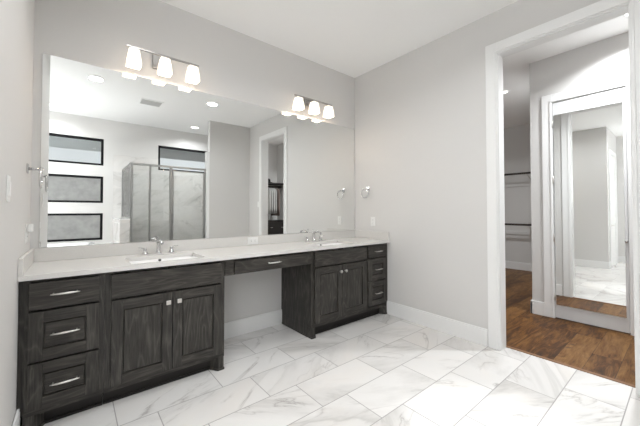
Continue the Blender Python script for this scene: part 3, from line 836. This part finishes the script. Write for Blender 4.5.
for k in range(3):
    a = k*2*PI/3 + .4; gx, gy, gz = -.76+.2*math.cos(a), -.50+.2*math.sin(a), 1.90
    m_ = MB(); m_.lathe((gx, gy, gz), [(max(.002, .085*math.sin(PI*i/12)), -.085*math.cos(PI*i/12)) for i in range(13)], 'z', 24)
    gl_ = m_.build('fill_globe', M['lens'], pd)
    glow_point(pd, (gx, gy, gz), FILL_PEND_W, .10, CAN_COL)
downlight(3.92, .27, 'added unseen recessed fill light right in front of the mirrored closet door', FILL_CLOSET_W, spread=140)  # added above the opening, out of view, to brighten the closet wall
vt = thing('ceiling_vent', (.98, .03, C-.01), 'white slotted air vent in the ceiling', 'vent')
m_ = MB(); m_.cells([.81, .835, 1.125, 1.15], [-.12, -.095, .155, .18], [C-.008, C-.0005], lambda i, jj, k: not (i == 1 and jj == 1)); m_.build('frame', M['ceil'], vt)
m_ = MB(); m_.box(.835, 1.125, -.095, .155, C-.0025, C-.0005); m_.build('duct', M['slot'], vt)
m_ = MB()
for k in range(15): m_.box(.835, 1.125, -.091+k*.0165, -.080+k*.0165, C-.008, C-.003)
m_.build('louvres', M['gray'], vt)

# ------------------------------------------------------------------ wall plates and towel rings
def towel_ring(xw, s, y, z, label):
    t_ = thing('towel_ring', (xw, y, z), label, 'towel ring', 'chrome towel rings')
    m_ = MB(); xa, xb = sorted((xw+s*.0005, xw+s*.010)); m_.box(xa, xb, y-.026, y+.026, z-.030, z+.030, bev=.004); m_.build('mount_plate', M['chrome'], t_)
    m_ = MB(); m_.tube([(xw+s*.010, y, z), (xw+s*.062, y, z)], [.011, .008], 14); m_.lathe((xw+s*.058, y, z), [(.008, 0), (.014, .003), (.014, .016), (.004, .02)], '+x' if s > 0 else '-x', 16); m_.build('post', M['chrome'], t_)
    m_ = MB(); m_.torus((xw+s*.066, y, z-.056), .058, .0068, 'x', 36, 8); m_.build('ring', M['chrome'], t_)
    return t_
towel_ring(LW, 1, 2.60, 1.500, 'chrome towel ring on the left wall beside the mirror')
towel_ring(R, -1, 2.625, 1.520, 'chrome towel ring on the right wall beside the mirror')

def outlet_x(xw, s, y, z, label):
    t_ = thing('wall_outlet', (xw, y, z-.058), label, 'outlet', 'white wall outlets')
    q = lambda d: tuple(sorted((xw+s*.0005, xw+s*d)))
    m_ = MB(); m_.box(*q(.006), y-.036, y+.036, z-.058, z+.058, bev=.002); m_.build('cover_plate', M['plastic'], t_)
    for dz in (-.021, .021):
        m_ = MB(); m_.box(*tuple(sorted((xw+s*.0062, xw+s*.009))), y-.017, y+.017, z+dz-.015, z+dz+.015, bev=.001); r_ = m_.build('receptacle', M['plastic'], t_)
        m_ = MB()
        for dy in (-.006, .006): m_.box(*tuple(sorted((xw+s*.0091, xw+s*.0096))), y+dy-.001, y+dy+.001, z+dz-.004, z+dz+.006)
        m_.build('slots', M['slot'], r_)
    return t_
outlet_x(R, -1, 2.545, 1.103, 'white outlet on the right wall below the towel ring')
outlet_x(LW, 1, 2.605, 1.098, 'white outlet on the left wall with a plug-in adapter')
m_ = MB(); m_.box(LW+.0098, LW+.034, 2.580, 2.630, 1.105, 1.155, bev=.006, seg=3)
tag(m_.build('plug_adapter', M['plastic']), 'small white adapter plugged into the left wall outlet', 'adapter')

def switch_x(xw, s, y, z, label):
    t_ = thing('light_switch', (xw, y, z-.058), label, 'light switch', 'white wall switches')
    m_ = MB(); m_.box(*tuple(sorted((xw+s*.0005, xw+s*.006))), y-.036, y+.036, z-.058, z+.058, bev=.002); m_.build('cover_plate', M['plastic'], t_)
    m_ = MB(); m_.box(*tuple(sorted((xw+s*.0062, xw+s*.0105))), y-.016, y+.016, z-.033, z+.033, bev=.002); m_.build('rocker', M['trim'], t_)
    return t_
switch_x(LW, 1, 1.915, 1.335, 'white rocker switch on the left wall')
switch_x(R, -1, .09, 1.375, 'white rocker switch beside the closet opening, seen in the mirror')

t_ = thing('wall_outlet', (1.427, D-.021, .90), 'white sideways outlet set in the backsplash between the sinks', 'outlet')
m_ = MB(); m_.box(1.369, 1.485, D-.027, D-.0215, .896, .968, bev=.002); m_.build('cover_plate', M['plastic'], t_)
for dx in (-.021, .021):
    m_ = MB(); m_.box(1.427+dx-.015, 1.427+dx+.015, D-.030, D-.0272, .915, .949, bev=.001); r_ = m_.build('receptacle', M['plastic'], t_)
    m_ = MB()
    for dz in (-.006, .006): m_.box(1.427+dx-.004, 1.427+dx+.006, D-.0306, D-.0301, .932+dz-.001, .932+dz+.001)
    m_.build('slots', M['slot'], r_)

# ------------------------------------------------------------------ closet contents
def rod_set(z, label):
    t_ = thing('closet_rod', (7.0, 1.24, z), label, 'closet rod', 'dark closet rods')
    m_ = MB(); m_.tube([(6.99, 1.24, z), (6.99, 4.05, z)], .020, 14); m_.build('rod', M['bronze'], t_)
    for y in (2.05, 3.2):
        m_ = MB(); m_.box(FX-.006, FX-.0005, y-.015, y+.015, z-.14, z+.06, bev=.001); m_.tube([(FX-.004, y, z+.03), (6.99, y, z+.035)], .008, 8); m_.tube([(FX-.004, y, z-.11), (6.99, y, z-.022)], .007, 8)
        m_.torus((6.99, y, z), .026, .005, 'x', 16, 6)
        m_.build('bracket', M['nickel'], t_)
    return t_
rod_set(1.998, 'upper dark hanging rod on the far closet wall')
rod_set(.963, 'lower dark hanging rod on the far closet wall')
for z in (1.79, .775):
    m_ = MB(); m_.box(FX-.020, FX-.0005, 1.24, 4.07, z-.035, z+.035, bev=.003)
    struct(m_.build('trim_10' if z > 1 else 'trim_11', M['wall']), 'painted cleat board below the %s closet rod' % ('upper' if z > 1 else 'lower'))

CY_ = -1.12
m_ = MB(); m_.box(3.66, CX-.001, -1.445, -1.02, 1.935, 1.965, bev=.002)
tag(m_.build('closet_shelf', M['espresso']), 'dark closet shelf above the hanging clothes', 'shelf')
rod2 = MB(); rod2.tube([(3.60, -1.2, 1.88), (CX-.001, -1.2, 1.88)], .015, 12)
tag(rod2.build('closet_rod', M['bronze']), 'short dark rod carrying the hanging clothes', 'closet rod')

def garment(x, wdt, z0, mat_, name, label, seed):
    rnd = random.Random(seed)
    t_ = thing(name, (x, -1.2, z0), label, 'clothing', 'hanging clothes')
    m_ = MB(); rings = []
    zs_ = [1.845, 1.83, 1.79, 1.70, 1.5, 1.3, z0]
    hw = [.03, .09, .19, .215, .205, .215, .22]; th = [.012, .014, .017, .020, .022, .024, .026]
    n = 28
    for z, a, b in zip(zs_, hw, th):
        r_ = []
        for i in range(n):
            t = 2*PI*i/n
            wv = .004*math.sin(5*t + seed + z*3)
            r_.append(Vector((x + (b*wdt/.045)*math.sin(t) + wv, -1.2 + (a + wv)*math.cos(t), z + (.006*math.sin(3*t) if z == z0 else 0))))
        rings.append(r_)
    m_.loft(rings, closed=True); m_.build('cloth', mat_, t_)
    m_ = MB(); m_.tube([(x, -1.2, 1.846), (x, -1.2, 1.865), (x, -1.185, 1.885), (x, -1.2, 1.899), (x, -1.216, 1.888)], .0018, 6); m_.build('hanger_hook', M['chrome'], t_)
    return t_
for k, x in enumerate((3.855, 3.913, 3.972, 4.031)):
    garment(x, .034, 1.17 + .015*(k % 2), M['white_cloth'], 'hanging_shirt', ['white shirt hanging in the closet, closest to the doorway', 'white shirt hanging in the closet, second from the doorway', 'white shirt hanging in the closet, second from the brown garment', 'white shirt hanging in the closet next to the brown garment'][k], k*7+1)
garment(4.115, .044, 1.12, M['brown_cloth'], 'hanging_jacket', 'dusty brown garment hanging at the wall end of the closet rod', 9)
ch = thing('dresser', (4.0, -1.2, 0), 'dark chest of drawers under the hanging clothes in the closet', 'dresser')
m_ = MB(); m_.box(3.62, CX-.022, -1.44, -.96, .05, .98, bev=.004); m_.build('body', M['espresso'], ch)
m_ = MB(); m_.box(3.60, CX-.020, -1.445, -.945, .981, 1.005, bev=.004); m_.build('top', M['espresso'], ch)
m_ = MB(); m_.box(3.64, CX-.04, -1.42, -.98, .001, .0495); m_.build('plinth', M['espresso'], ch)
for z0, z1 in ((.69, .95), (.39, .67), (.09, .37)):
    m_ = MB(); m_.box(3.64, CX-.042, -.9595, -.944, z0, z1, bev=.003); d_ = m_.build('drawer', M['espresso'], ch)
    for xh in (3.86, 4.18):
        m_ = MB(); m_.box(xh-.03, xh+.03, -.9435, -.93, (z0+z1)/2-.006, (z0+z1)/2+.006, bev=.002); m_.build('handle', M['nickel'], d_)
m_ = MB(); m_.lathe((3.86, -1.15, 1.9655), [(.085, 0), (.085, .006), (.075, .02), (.07, .07), (.05, .105), (.002, .115)], 'z', 20)
m_.box(3.80, 3.92, -1.09, -1.005, 1.966, 1.974, bev=.003)
tag(m_.build('black_cap', M['black']), 'black cap lying on the dark closet shelf', 'cap')
